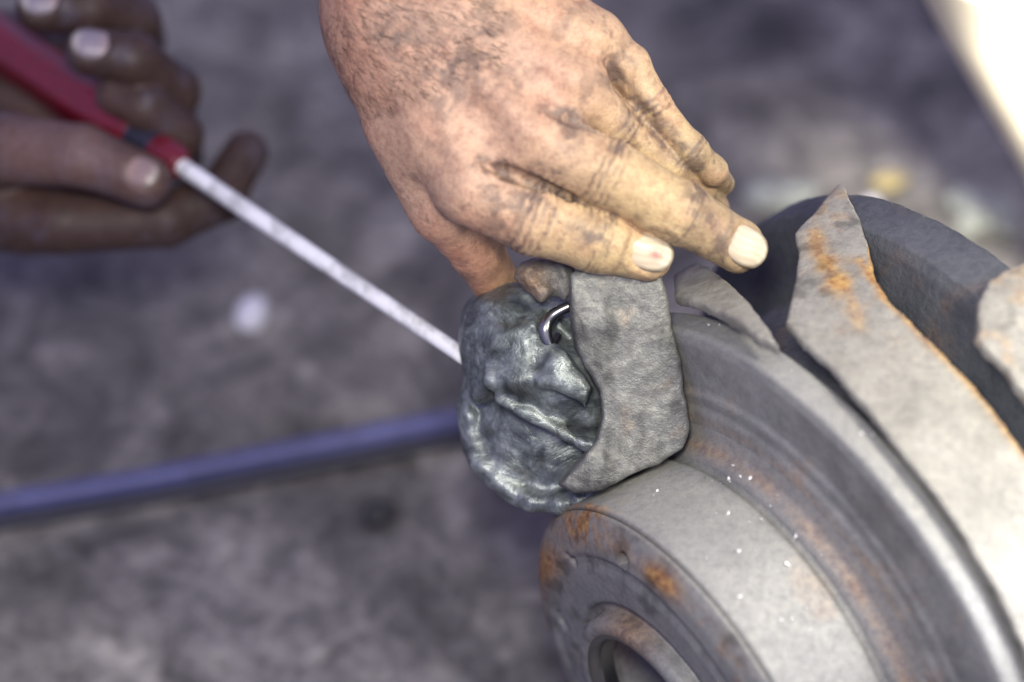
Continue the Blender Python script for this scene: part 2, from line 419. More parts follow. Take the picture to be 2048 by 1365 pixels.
lathe('core', [(60, 100), (70.5, 106), (72, 112), (124, 113), (134, 142), (137, 146.5), (156, 147), (159, 143), (160, 60), (166, 40)], M['core'], noise=.9,
      rustf=lambda ph, a, r, V: (smoothstep(.2, .7, fbm(V, 15, 3, 9)) * .15, np.full(len(V), .1)))

def poly2d(pts, X, Y):
    d = np.full(X.shape, 1e9); inside = np.zeros(X.shape, bool)
    n = len(pts)
    for i in range(n):
        ax_, ay = pts[i]; bx, by = pts[(i + 1) % n]
        ex, ey = bx - ax_, by - ay; wx, wy = X - ax_, Y - ay
        t = np.clip((wx * ex + wy * ey) / (ex * ex + ey * ey + 1e-12), 0, 1)
        d = np.minimum(d, (wx - ex * t) ** 2 + (wy - ey * t) ** 2)
        c = ((ay > Y) != (by > Y)) & (X < ex * (Y - ay) / (ey + (1e-12 if ey == 0 else 0)) + ax_)
        inside ^= c
    d = np.sqrt(d); return np.where(inside, -d, d)
def claw(name, R, px, extra, thick, seed, rust, label, h=1.0, rough=0.9, parent=hub, root=None, Rf=None):
    pl = [pix2cyl(x, y, R) for x, y in px]
    pl = [(p * R, a) for p, a in pl]
    if extra: pl += extra(pl)
    pl = np.array(pl); lo = pl.min(0) - 4; hi = pl.max(0) + 4
    G = Grid((lo[0], lo[1], -thick - 4), (hi[0], hi[1], 4), h)
    X, Y = np.meshgrid(G.ax[0], G.ax[1], indexing='ij')
    jx = fbm(np.stack([X, Y, X * 0], -1), 7, 3, seed) * rough * 1.3
    d2 = poly2d(pl, X, Y) + jx
    P3 = G.pts(); n3 = fbm(P3, 5.5, 3, seed + 5)
    bigs = fbm(P3, 22, 2, seed + 9)
    z = G.ax[2][None, None, :]
    top = z + bigs * rough * .9 + n3 * rough * .45 + .5 * np.exp(-np.abs(d2)[..., None] / 3.0) * 1.0
    bot = -thick - z + n3 * rough * .6
    k = 1.6
    f = -smin(-(d2[..., None] + n3 * rough * .35), -top, k); f = np.maximum(f, bot)
    G.f = f.astype(np.float32)
    V, F = G.mesh(); V = smooth(V, F, 1, .4)
    phi = V[:, 0] / R; Rr = (R if Rf is None else Rf(phi)) + V[:, 2]
    from_edge = -poly2d(pl, V[:, 0], V[:, 1])
    P_ = cyl(phi, V[:, 1], Rr)
    ru, gr = rust(V, P_, from_edge)
    return obj(name, P_, F, M['claw'], parent, cols={'rust': np.clip(ru, 0, 1), 'grime': np.clip(gr, 0, 1)}, label=label, root=root)
RA = 147.0
outA = [(1680, 358), (1688, 372), (1700, 398), (1716, 428), (1730, 470), (1742, 510), (1754, 555), (1775, 594), (1850, 668), (1950, 770), (2044, 892)]
leftA = [(1962, 1125), (1880, 1000), (1799, 898), (1700, 778), (1650, 722), (1612, 690), (1571, 642), (1582, 590), (1590, 548), (1597, 505), (1588, 462), (1622, 425), (1658, 384)]
pe = pix2cyl(2044, 892, RA); ps = pix2cyl(1962, 1125, RA)
tailA = [(pe[0] * RA + 160, pe[1] - 1), (pe[0] * RA + 160, ps[1])]
def RAf(phi): return RA + 13.0 * smoothstep(math.radians(42), math.radians(8), phi)      # the torn end is bent outwards
def claw_points(px):
    out = []
    for x, y in px:
        R = RA
        for _ in range(8): p, a = pix2cyl(x, y, R); R = float(RAf(np.array(p)))
        out.append((p, a))
    return out
def rustA(V, P_, fe):
    n = fbm(P_, 7, 4, 50); q = projpx(P_)
    right = smoothstep(5.0, .5, fe) * (q[:, 0] > 1735) * (q[:, 1] > 480) * (V[:, 1] > ps[1] + 20)
    ru = right * (0.75 + .35 * n)
    def streak(x0, y0, x1, y1, w):
        d = np.array([x1 - x0, y1 - y0]); t = np.clip(((q[:, 0] - x0) * d[0] + (q[:, 1] - y0) * d[1]) / (d @ d), 0, 1)
        return np.exp(-((np.hypot(q[:, 0] - x0 - t * d[0], q[:, 1] - y0 - t * d[1]) + 14 * n) / w) ** 2)
    ru += streak(1630, 490, 1680, 560, 20) * .95 + streak(1690, 570, 1720, 650, 16) * .5 + streak(1720, 520, 1745, 560, 10) * .8
    tooth = smoothstep(760, 560, q[:, 1])
    ru += tooth * smoothstep(.0, .5, fbm(P_, 10, 3, 51)) * .35
    gr = tooth * smoothstep(.05, .5, fbm(P_, 6, 4, 61)) * .55
    return ru, gr
outpx = outA + leftA
def extraA(pl): return []
# the ring segment runs on below the frame: splice the tail between the two pixel outlines
def claw_A():
    global pix2cyl
    pts = [(p * RA, a) for p, a in claw_points(outA)] + tailA + [(p * RA, a) for p, a in claw_points(leftA)]
    return claw('shield', RA, [], lambda _: pts, 4.5, 11, rustA, 'torn shield sheet with jagged pointed end and ochre rust edge', Rf=RAf, rough=.6)
claw_A()
RB = 163.0
outB = [(2060, 508), (2030, 528), (2000, 540), (1978, 566), (1952, 606), (1960, 640), (1952, 678), (1972, 704), (1996, 724), (2020, 756), (2052, 786)]
def claw_B():
    pts = [pix2cyl(x, y, RB) for x, y in outB]
    pts = [(p * RB, a) for p, a in pts]
    e = pts[-1]; s = pts[0]
    pts += [(e[0] + 120, e[1] + 6), (e[0] + 120, e[1] + 60), (s[0], s[1] + 30)]
    claw('shield', RB, [], lambda _: pts, 5, 23, lambda V, P_, fe: (smoothstep(.1, .6, fbm(P_, 8, 3, 3)) * .3, smoothstep(.2, .6, fbm(P_, 5, 3, 4)) * .3), 'short torn shield piece with ragged pale edge', rough=1.5)
claw_B()
RC = 149.0
outC = [(1392, 520), (1450, 556), (1500, 602), (1532, 650), (1558, 688), (1528, 678), (1470, 640), (1400, 606), (1345, 590), (1345, 545)]
claw('shield', RC, outC, None, 5, 41, lambda V, P_, fe: (np.zeros(len(V)), smoothstep(-.2, .4, fbm(P_, 7, 3, 14)) * .25), 'dark triangular shield scrap under the fingertips', rough=.7)
# bright metal filings scattered over the drum
fv, ff = [], []
for i in range(46):
    ph = rng.uniform(.45, 1.5); a = rng.uniform(3, 48) if i > 8 else rng.uniform(58, 68); R = 88.6 if i > 8 else 138.2
    if i > 8 and a > 38: R = 92.5
    s = rng.uniform(.25, .7); c = cyl(np.array(ph), np.array(a), np.array(R + .1))
    b = len(fv)
    for k in range(4): fv.append(c + rng.normal(size=3) * s)
    ff += [(b, b + 1, b + 2), (b, b + 2, b + 3), (b, b + 3, b + 1), (b + 1, b + 3, b + 2)]
obj('metal_filings', np.array(fv), ff, M['steel'], hub, kind='stuff', smoothf=False)

# ------------------------------------------------------------------ greasy joint housing with lug plate
joint = thing('joint_housing', 'dark greasy steel joint housing with grey cast plate, held against the hub', 'machine part', Q(1150, 1010, -30))
G = Grid(Q(870, 1110, -80) - 2, Q(1260, 500, 20) + 2, 0.62)
lo = np.minimum(Q(870, 1110, -80), Q(1260, 500, 20)); hi = np.maximum(Q(870, 1110, -80), Q(1260, 500, 20))
G = Grid(lo, hi, 0.62)
cz = math.radians(18)
ra = math.radians(40); DIAG = ((math.cos(ra), -math.sin(ra), 0), (math.sin(ra), math.cos(ra), 0), (0, 0, 1))
G.ell(Q(1118, 842, -46), (36, 36, 24), 4)
# rim ring around the cup
ct = Q(1100, 838, -34)
sl, X, Y, Z = G.block(ct - 60, ct + 60)
X, Y, Z = X - ct[0], Y - ct[1], Z - ct[2]
zz = Z + 0.28 * X * -1 + 0.12 * Y
rr = np.sqrt(X * X + Y * Y)
th = np.arctan2(Y, X)
tor = np.sqrt((rr - 33.0) ** 2 + (zz / 1.5) ** 2) - (5.0 + .35 * np.sin(th * 19 + 2 * np.sin(th * 5)))
G.f[sl] = smin(G.f[sl], tor, 5)
G.ell(Q(1045, 905, -8), (20, 13.5, 15), 3, sub=True, rot=((math.cos(.5), -math.sin(.5), 0), (math.sin(.5), math.cos(.5), 0), (0, 0, 1)))
G.ell(Q(1150, 905, -8), (9, 12, 14), 3, sub=True)
G.ell(Q(1086, 728, -42), (39, 27, 37), 2.5, rot=DIAG)
for a, b, r0, r1 in (((975, 640, -32), (1075, 585, -24), 4, 5), ((1000, 690, -14), (1085, 640, -7), 3.5, 3), ((990, 760, -14), (1120, 760, -3), 5, 4), ((1000, 800, -15), (1215, 915, -13), 3.2, 3), ((1120, 720, -4), (1180, 800, -4), 5, 4.5), ((945, 700, -32), (960, 790, -26), 5, 5)):
    G.cone(Q(*a), Q(*b), r0, r1, 5)
G.ell(Q(1192, 812, 0), (3.2, 6.5, 9), 1, sub=True)
G.ell(Q(1120, 655, -8), (12, 5.5, 12), 1.5, sub=True, rot=((math.cos(.75), -math.sin(.75), 0), (math.sin(.75), math.cos(.75), 0), (0, 0, 1)))
P3 = G.pts()
G.f += ((.4 - np.abs(fbm(P3, 17, 2, 71))) * 3.2 + fbm(P3, 6, 2, 72) * .5).astype(np.float32) * (np.abs(G.f) < 8)
V, F = G.mesh(); V = smooth(V, F, 2, .5)
q = projpx(V)
rim = np.exp(-((np.hypot(V[:, 0] - ct[0], V[:, 1] - ct[1]) - 36) / 5) ** 2)
gr = smoothstep(-.1, .5, fbm(V, 9, 3, 81)) * .45 * (1 - rim * .7) + near(V, 1050, 895, 90) * .25
ru = near(V, 1050, 900, 80) * smoothstep(-.1, .5, fbm(V, 6, 3, 15)) * .35
obj('housing', V, F, M['grease'], joint, cols={'rust': ru, 'grime': np.clip(gr, 0, .9)})

def slab(name, pxs, z0, thick, tilt, mat_, seed, rough, parent, rustf, h=.7, rnd=3.0):
    pl = np.array([Q(x, y, z0)[:2] for x, y in pxs]); lo = pl.min(0) - 5; hi = pl.max(0) + 5
    G = Grid((lo[0], lo[1], z0 - thick - 14), (hi[0], hi[1], z0 + 14), h)
    X, Y = np.meshgrid(G.ax[0], G.ax[1], indexing='ij')
    c = pl.mean(0)
    d2 = (poly2d(pl, X, Y))[..., None]
    P3 = G.pts(); n3 = fbm(P3, 6, 3, seed); nb = fbm(P3, 18, 2, seed + 3)
    zs = G.ax[2][None, None, :] - z0 - (tilt[0] * (X - c[0]) + tilt[1] * (Y - c[1]))[..., None]
    top = zs + nb * rough * 1.2 + n3 * rough * .6; bot = -thick - zs
    f = -smin(-(d2 + n3 * rough * .5), -top, rnd); f = -smin(-f, -bot, rnd)
    G.f = f.astype(np.float32); V, F = G.mesh(); V = smooth(V, F, 1, .4)
    ru, gr = rustf(V)
    return obj(name, V, F, mat_, parent, cols={'rust': np.clip(ru, 0, 1), 'grime': np.clip(gr, 0, 1)})
plate_px = [(1138, 548), (1180, 530), (1250, 528), (1322, 548), (1338, 600), (1347, 660), (1362, 730), (1374, 800), (1383, 862), (1370, 900), (1322, 928), (1262, 952), (1205, 985), (1150, 990), (1118, 972), (1160, 925), (1195, 880), (1207, 835), (1200, 785), (1172, 738), (1150, 695), (1143, 640)]
slab('lug_plate', plate_px, 1.5, 17, (-.10, .12), M['cast'], 91, 1.7, joint,
     lambda V: (smoothstep(.3, .7, fbm(V, 9, 3, 92)) * .12, smoothstep(-.1, .5, fbm(V * np.array([1.6, .7, 1]), 10, 4, 93)) * .6 + near(V, 1200, 960, 60) * .3), rnd=2.2)
tab_px = [(1024, 556), (1040, 520), (1085, 505), (1140, 512), (1160, 556), (1132, 602), (1108, 594), (1082, 606), (1052, 580)]
slab('rust_tab', tab_px, -4, 12, (.1, -.2), M['cast'], 95, 2.2, joint, lambda V: (near(V, 1065, 565, 40) * .5, near(V, 1110, 555, 30) * .5), rnd=7)
def tube(pts, r, n=14, sub=8, cap=True):
    pts = np.array(pts, float); P_ = []
    m_ = len(pts)
    for i in range(m_ - 1):
        p0, p1, p2, p3 = pts[max(i - 1, 0)], pts[i], pts[i + 1], pts[min(i + 2, m_ - 1)]
        for t in np.arange(sub) / sub:
            P_.append(.5 * ((2 * p1) + (p2 - p0) * t + (2 * p0 - 5 * p1 + 4 * p2 - p3) * t * t + (-p0 + 3 * p1 - 3 * p2 + p3) * t ** 3))
    P_.append(pts[-1]); P_ = np.array(P_)
    r = np.full(len(P_), r) if np.isscalar(r) else np.interp(np.linspace(0, 1, len(P_)), np.linspace(0, 1, len(r)), r)
    T = np.gradient(P_, axis=0); T /= np.linalg.norm(T, axis=1, keepdims=True)
    u = np.cross(T[0], [0, 0, 1.]); u = u if np.linalg.norm(u) > .1 else np.cross(T[0], [1., 0, 0]); V = []
    a = np.arange(n) * 2 * math.pi / n
    for p, t, rad in zip(P_, T, r):
        u = u - t * (u @ t); u /= np.linalg.norm(u); v = np.cross(t, u)
        V.append(p + rad * (np.cos(a)[:, None] * u + np.sin(a)[:, None] * v))
    V = np.concatenate(V); F = []
    for i in range(len(P_) - 1):
        for j in range(n): F.append((i * n + j, i * n + (j + 1) % n, (i + 1) * n + (j + 1) % n, (i + 1) * n + j))
    if cap:
        F.append(tuple(range(n))[::-1]); F.append(tuple((len(P_) - 1) * n + j for j in range(n)))
    return V, F
V, F = tube([Q(1140, 612, -9), Q(1105, 632, -9), Q(1090, 660, -8), Q(1100, 690, -9), Q(1118, 668, -12)], [2.0, 2.4, 2.8, 2.2, 1.4])
obj('pin', V, F, M['polish'], joint)
# ------------------------------------------------------------------ hands
def chain_px(*p): return [(Q(x, y, z), r) for x, y, z, r in p]
def build_hand(name, label, lo, hi, h, palm, fingers, nails, tintf, base, creases, kpalm=7.0, extra=None, disp=None):
    root = thing(name, label, 'hand', base)
    G = Grid(lo, hi, h)
    for (a, ra), (b, rb), k in palm: G.cone(a, b, ra, rb, k)
    FG = np.full(G.n, 60.0, np.float32)
    for ch in fingers:
        one = np.full(G.n, 60.0, np.float32)
        for (a, ra), (b, rb) in zip(ch, ch[1:]): G.cone(a, b, ra, rb, 3.0, f=one)
        FG = smin(FG, one, 1.0)
    G.f = smin(G.f, FG, kpalm).astype(np.float32)
    if extra: extra(G)
    V, F = G.mesh(); V = smooth(V, F, 3, .5); n = normals(V, F)
    d = fbm(V, 16, 3, 5) * .35 + fbm(V, 5, 2, 6) * .2
    # knuckle creases
    for c, ax, r, offs, amp in creases:
        ax = ax / np.linalg.norm(ax); rel = V - c; al = rel @ ax; rad = np.linalg.norm(rel - al[:, None] * ax, axis=1)
        wv = fbm(V, 4, 2, 9) * 1.1
        msk = smoothstep(r * 1.9, r * 1.2, rad) * smoothstep(-.3, .5, n[:, 2])
        for o_ in offs: d = d - amp * np.exp(-((al - o_ + wv) / .75) ** 2) * msk
        d = d + amp * .9 * np.exp(-(al / 5.5) ** 2) * msk
    nl = []
    for (a, b, ra, rb, nv, length, width, over, stain, colr) in nails:
        dr = (b - a) / np.linalg.norm(b - a); nv = np.array(nv, float); nv -= dr * (nv @ dr); nv /= np.linalg.norm(nv); sd = np.cross(dr, nv)
        c = b + dr * (over - length / 2) + 0 * nv
        rel = V - c; x = (rel @ dr) / (length / 2); y = (rel @ sd) / (width / 2); up = rel @ nv
        e = (np.abs(x) ** 2.4 + np.abs(y) ** 2.4) ** (1 / 2.4); on = (up > 0) & (np.abs(x) < 2) & (np.abs(y) < 2)
        d = d + on * (-.5 * smoothstep(1.05, .9, e) + .55 * np.exp(-((e - 1.2) / .14) ** 2) * (x < .75))
        nl.append((c, dr, sd, nv, ra, rb, b, length, width, stain, colr))
    if disp is not None: d = d + disp(V, n)
    V = V + n * d[:, None]
    obj('skin', V, F, M['skin'], root, cols={'tint': tintf(V, n)})
    for (c, dr, sd, nv, ra, rb, b, length, width, stain, colr) in nl:
        nu, nw = 25, 21; vs, ts = [], []
        for layer in (0, 1):
            for i in range(nu):
                for j in range(nw):
                    # map the square on to a rounded outline
                    U, W_ = -1 + 2 * i / (nu - 1), -1 + 2 * j / (nw - 1)
                    x = U * math.sqrt(1 - .44 * W_ * W_); y = W_ * math.sqrt(1 - .42 * U * U)
                    px = x * length / 2; py = y * width / 2
                    along = (c + dr * px - b) @ dr
                    R = rb + .5
                    hh = math.sqrt(max(R * R - py * py, .2)) if abs(py) < R else .4
                    if along > 0: hh = hh - .34 * along * along / R
                    p = c + dr * px + sd * py + nv * (hh - .15 + .25 * (1 - y * y) - (.9 if layer else 0))
                    vs.append(p); e = max(abs(x), abs(y))
                    col = np.array(colr)
                    f_ = float(smoothstep(.45, .7, x)); col = col * (1 - .4 * f_) + np.array([.66, .62, .48]) * .4 * f_
                    b_ = float(smoothstep(-.1, -.8, x)); col = col * (1 - .35 * b_) + np.array([.48, .30, .22]) * .35 * b_
                    col = col * (1 + .10 * math.sin(y * 17 + 2 * math.sin(x * 3)))
                    g_ = np.exp(-((x - stain[0]) ** 2 + (y - stain[1]) ** 2) / stain[2] ** 2) if stain else 0
                    col = col * (1 - .9 * g_) + np.array([.24, .055, .045]) * .9 * g_
                    ed = smoothstep(.80, 1.0, np.array(math.hypot(x, y) if x > .2 else e)); col = col * (1 - .8 * ed) + np.array([.09, .065, .04]) * .8 * ed
                    ts.append(col)
        F_ = []
        for i in range(nu - 1):
            for j in range(nw - 1):
                k = i * nw + j; F_.append((k, k + 1, k + nw + 1, k + nw)); k += nu * nw; F_.append((k, k + nw, k + nw + 1, k + 1))
        ring = [j for j in range(nw)] + [i * nw + nw - 1 for i in range(1, nu)] + [(nu - 1) * nw + j for j in range(nw - 2, -1, -1)] + [i * nw for i in range(nu - 2, 0, -1)]
        o2 = nu * nw
        for i in range(len(ring)):
            a_, b_ = ring[i], ring[(i + 1) % len(ring)]; F_.append((b_, a_, a_ + o2, b_ + o2))
        obj('fingernail', np.array(vs), F_, M['nail'], root, cols={'tint': np.array(ts)})
    return root, V, n

# --- the hand that steadies the joint on the hub
idx = chain_px((945, 376, 16, 14.5), (1072, 435, 15, 14.2), (1195, 478, 11, 12.8), (1294, 510, 7, 10.2))
mid = chain_px((1062, 276, 20, 13.4), (1213, 344, 21, 13.0), (1360, 426, 15, 11.7), (1476, 493, 5, 10.0))
rin = chain_px((1142, 172, 13, 12.2), (1234, 254, -1, 9.2), (1332, 334, -12, 8.4), (1388, 372, -26, 8.2), (1424, 420, -42, 7.4))
pin = chain_px((1190, 88, 2, 11.0), (1258, 130, 0, 8.0), (1304, 210, -3, 6.9), (1380, 300, -9, 6.4), (1424, 342, -17, 5.6), (1445, 368, -36, 4.8))
thm = chain_px((800, 250, 0, 14.0), (885, 425, -8, 11.5), (955, 505, -30, 10.5), (1015, 600, -55, 9.5))
def c1(a, b, k=8.0): return (Q(*a[:3]), a[3]), (Q(*b[:3]), b[3]), k
palm = [c1((690 + 90, -260, 5, 25), (765, 20, 2, 23)), c1((900, -270, 5, 25), (915, 20, 4, 23)), c1((1000, -220, 0, 20), (1020, 20, 2, 18)),
        c1((765, 20, 2, 22), (790, 130, 2, 19)),
        c1((740, 90, 0, 15), (880, 400, -4, 12.5)),
        c1((790, 60, 6, 19), (945, 365, 14, 14.5)), c1((860, 40, 8, 19), (1060, 270, 18, 14.0)),
        c1((930, 20, 6, 18), (1140, 170, 12, 13.2)), c1((1000, -10, 2, 17), (1188, 82, 4, 12.0)),
        c1((890, 190, 8, 18), (1020, 262, 11, 15.5)), c1((870, 270, 6, 17), (985, 325, 11, 14.5)), c1((980, 110, 8, 17), (1100, 205, 11, 14)), c1((960, 330, 2, 14), (1060, 270, 6, 14)),
        c1((1185, 120, -8, 9), (1245, 200, -12, 8)),
        # tendons and knuckle heads
        c1((900, 90, 23, 3.4), (1062, 262, 33, 3.6), 6), c1((985, 40, 19, 3.2), (1142, 158, 25.5, 3.6), 6), c1((1055, 10, 15.5, 3), (1190, 74, 15, 3.4), 6),
        c1((850, 150, 21, 3.0), (940, 345, 27, 3.4), 7)]
def q2(ch): return [c[0] for c in ch]
I_, M_, R2, K_ = q2(idx), q2(mid), q2(rin), q2(pin)
creases = [(I_[1], I_[2] - I_[0], 12.5, (-5.2, -2.2, .8, 4.0), .6), (I_[2], I_[3] - I_[1], 11, (-1.8, .6, 2.6), .4),
           (M_[1], M_[2] - M_[0], 11.5, (-4.4, -1.6, 1.2, 4.2), .55), (M_[2], M_[3] - M_[1], 10, (-1.8, .4, 2.4), .4),
           (K_[2], K_[3] - K_[1], 8.5, (-3, 0, 3), .3), (K_[3], K_[4] - K_[2], 7.5, (-1.5, 1), .3), (R2[1], R2[2] - R2[0], 10.4, (-3, 0, 3), .3)]
def tint_main(V, n):
    q = projpx(V); x, y = q[:, 0], q[:, 1]
    pink = np.array([.46, .30, .205]); yel = np.array([.45, .335, .175]); brown = np.array([.33, .185, .13]); red = np.array([.50, .23, .15])
    # fingers yellower towards the tips, wrist darker and browner
    along = ((x - 960) * .8 + (y - 340) * .6)
    t = smoothstep(-20, 330, along)[:, None]
    c = pink * (1 - t) + yel * t
    wv = smoothstep(330, -120, (x - 700) * .75 + (y - 60) * .66)[:, None]
    c = c * (1 - .75 * wv) + brown * .75 * wv
    ul = smoothstep(90, -40, (x - 1120) * -.5 + (y - 100) * .86 + 30)[:, None] * (1 - wv); c = c * (1 - .3 * ul) + yel * .3 * ul
    b = smoothstep(-.05, .55, fbm(V, 15, 3, 33))[:, None]; c = c * (1 - .25 * b) + red * .25 * b
    th = smoothstep(430, 520, y)[:, None] * smoothstep(1040, 960, x)[:, None]; c = c * (1 - .5 * th) + np.array([.66, .30, .17]) * .5 * th
    # engine dirt: rubbed into folds and in smudges
    dirt = smoothstep(.15, .5, fbm(V, 9, 4, 44)) * .38 + smoothstep(.25, .5, fbm(V, 2.5, 3, 47)) * .35 * smoothstep(-.2, .4, fbm(V, 14, 2, 48))
    for px, py, r, s in ((1050, 400, 32, .55), (1000, 440, 38, .55), (1192, 478, 20, .7), (1150, 268, 34, .5), (1235, 295, 14, .7), (1385, 385, 20, .5), (955, 125, 60, .45), (880, 150, 60, .35), (1420, 440, 22, .4), (1110, 560, 30, .5), (1230, 180, 25, .35), (800, 60, 80, .35), (1075, 335, 20, .4), (1330, 300, 26, .35)):
        g_ = np.exp(-((x - px) ** 2 + (y - py) ** 2) / r ** 2); dirt = dirt + 1.35 * s * g_ * smoothstep(-.45, .25, fbm(V, 3.2, 3, 45))
    for cc, ax_, r_, offs, amp in creases:           # engine grime worn into the joint lines
        ax_ = ax_ / np.linalg.norm(ax_); rel = V - cc; al = rel @ ax_; rad = np.linalg.norm(rel - al[:, None] * ax_, axis=1); wv_ = fbm(V, 4, 2, 9) * 1.1
        for o_ in offs: dirt = dirt + .5 * np.exp(-((al - o_ + wv_) / .8) ** 2) * smoothstep(r_ * 1.7, r_ * 1.2, rad) * smoothstep(-.5, .3, fbm(V, 3, 2, 46))
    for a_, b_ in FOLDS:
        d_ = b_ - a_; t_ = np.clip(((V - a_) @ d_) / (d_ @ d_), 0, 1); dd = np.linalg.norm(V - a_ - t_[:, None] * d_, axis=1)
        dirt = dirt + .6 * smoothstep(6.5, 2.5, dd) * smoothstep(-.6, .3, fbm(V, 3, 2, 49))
    for a_, b_, rr_ in ((idx[2][0], idx[3][0], 10.2), (mid[2][0], mid[3][0], 10.0)):    # and round the nails
        d_ = (b_ - a_) / np.linalg.norm(b_ - a_); al = (V - b_) @ d_
        dirt = dirt + .35 * smoothstep(3, 9, al) + .3 * np.exp(-((al + 11.5) / 1.3) ** 2) * (np.linalg.norm(V - b_, axis=1) < 20) * (n[:, 2] > .4)
    dirt = np.clip(dirt, 0, .8)[:, None]
    c = c * (1 - dirt) + np.array([.085, .06, .055]) * dirt
    return np.clip(c, 0, 1)
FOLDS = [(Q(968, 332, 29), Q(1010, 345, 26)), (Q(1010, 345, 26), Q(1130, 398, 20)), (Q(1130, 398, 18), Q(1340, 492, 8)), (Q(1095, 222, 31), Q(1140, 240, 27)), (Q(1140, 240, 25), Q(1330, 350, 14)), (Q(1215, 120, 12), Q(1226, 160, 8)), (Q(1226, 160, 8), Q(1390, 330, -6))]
def carve(G):          # the folds where the fingers part from the back of the hand
    for a, b, ra, rb in (((968, 332, 29), (1010, 345, 26), 1.0, 2.6), ((1010, 345, 26), (1130, 398, 20), 2.6, 3.0), ((1095, 222, 31), (1140, 240, 27), .8, 2.0), ((1140, 240, 27), (1260, 302, 20), 2.0, 3.0), ((1215, 120, 12), (1226, 160, 8), .8, 2.4), ((1226, 160, 8), (1300, 245, 3), 2.4, 2.6), ((985, 520, 6), (930, 470, 8), 2, 1.2)):
        inv = -G.f; tmp = np.full(G.n, 60.0, np.float32); G.cone(Q(*a), Q(*b), ra, rb, f=tmp, m=6)
        G.f = (-smin(inv, tmp, 2.5)).astype(np.float32)
nailsM = [(idx[2][0], idx[3][0], 12.8, 10.2, (.08, .10, 1), 19.5, 14.6, 8.2, (.22, .05, .26), (.50, .42, .30)),
          (mid[2][0], mid[3][0], 11.0, 10.0, (.22, .02, 1), 18, 15.2, 9.0, None, (.54, .455, .325))]
lo = np.minimum.reduce([Q(590, 640, -70), Q(590, 640, 60)]); lo[2] = -72
hi = Q(1560, -150, -70); hi[2] = 52; hi[0] = Q(1560, 0, 0)[0]
hand, HV, HN = build_hand('hand', 'grimy bare hand pressing two fingers on the cast plate and hub', lo, hi, .75, palm, [idx, mid, rin, pin, thm], nailsM, tint_main, Q(1290, 560, 0), creases, kpalm=5.0, extra=carve)
# dark hairs on the back of the wrist
q = projpx(HV); sel = np.where((HN[:, 2] > .2) & (q[:, 0] > 660) & (q[:, 0] < 1000) & (q[:, 1] > -40) & (q[:, 1] < 240) & ((q[:, 0] - 700) * .4 + q[:, 1] < 250))[0]
sel = rng.choice(sel, 700, replace=False); hv, hf = [], []
for i in sel:
    p, nn = HV[i], HN[i]; dr = np.array([.72, -.45, 0]) + rng.normal(size=3) * .25; dr -= nn * (dr @ nn); dr /= np.linalg.norm(dr); sd = np.cross(dr, nn)
    ln = rng.uniform(3.5, 8.5); wd = .085; b = len(hv)
    mid_ = p + dr * ln * .5 + nn * 1.2; end = p + dr * ln + nn * .7
    hv += [p + sd * wd - nn * .2, p - sd * wd - nn * .2, mid_ + sd * wd * .8, mid_ - sd * wd * .8, end]
    hf += [(b, b + 1, b + 3, b + 2), (b + 2, b + 3, b + 4)]
obj('wrist_hair', np.array(hv), hf, M['hair'], hand, kind='stuff')

# --- the hand that holds the tool
thb = chain_px((-120, 290, -173, 17.9), (20, 300, -157, 15.8), (165, 312, -143, 14.1), (292, 362, -137, 11.8))
ix2 = chain_px((-140, 430, -195, 16.8), (120, 447, -173, 14.1), (330, 440, -171, 12.8), (440, 395, -179, 11.6), (492, 306, -187, 10.3))
md2 = chain_px((-60, 190, -230, 14.7), (330, 240, -205, 13.7), (342, 185, -169, 13.0), (265, 118, -145, 11.8), (178, 104, -143, 10.7))
rg2 = chain_px((-80, 80, -230, 14.7), (270, 80, -210, 13.7), (265, 45, -170, 12.8), (180, 14, -151, 11.8), (80, 18, -149, 10.7))
m22 = chain_px((-60, 250, -225, 14.7), (350, 310, -195, 12.6), (352, 272, -163, 12.1), (290, 212, -151, 11.0), (235, 188, -153, 10.0))
palm2 = [c1((-80, 375, -196, 20), (210, 385, -190, 13)), c1((-300, 300, -195, 31.5), (-60, 330, -195, 27.3)), c1((-250, 150, -236, 24), (-20, 180, -236, 20)), c1((-140, 290, -175, 18.9), (-30, 300, -163, 15.8)), c1((-60, 330, -195, 25.2), (60, 430, -183, 15.8))]
def tint_shaded(V, n):  # dirty skin, darkened further to put the hand's shade into the colour
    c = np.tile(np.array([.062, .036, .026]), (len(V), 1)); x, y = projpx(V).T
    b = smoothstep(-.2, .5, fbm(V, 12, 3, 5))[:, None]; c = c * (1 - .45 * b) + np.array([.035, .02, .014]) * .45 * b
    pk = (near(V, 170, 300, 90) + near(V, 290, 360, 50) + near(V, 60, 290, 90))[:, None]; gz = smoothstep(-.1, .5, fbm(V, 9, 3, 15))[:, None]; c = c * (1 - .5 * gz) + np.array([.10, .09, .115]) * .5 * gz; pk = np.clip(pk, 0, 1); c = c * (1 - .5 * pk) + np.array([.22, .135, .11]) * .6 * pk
    return c
nails2 = [(md2[3][0], md2[4][0], 11, 10.2, (-.15, .45, 1), 18, 15.5, 8, None, (.27, .235, .265)), (rg2[3][0], rg2[4][0], 11, 10.2, (-.1, .4, 1), 18, 15.5, 8, None, (.27, .235, .265)),
          (thb[2][0], thb[3][0], 13, 11.2, (.1, .3, 1), 15, 14, 8, None, (.30, .21, .19))]
lo = Q(-330, 560, -262); hi = Q(600, -120, -262); lo[2] = -262; hi[2] = -110
build_hand('hand', 'dark shadowed hand gripping the red handle of the screwdriver', lo, hi, 1.1, palm2, [thb, ix2, md2, rg2, m22], nails2, tint_shaded, Q(-60, 480, -150), [], kpalm=8)

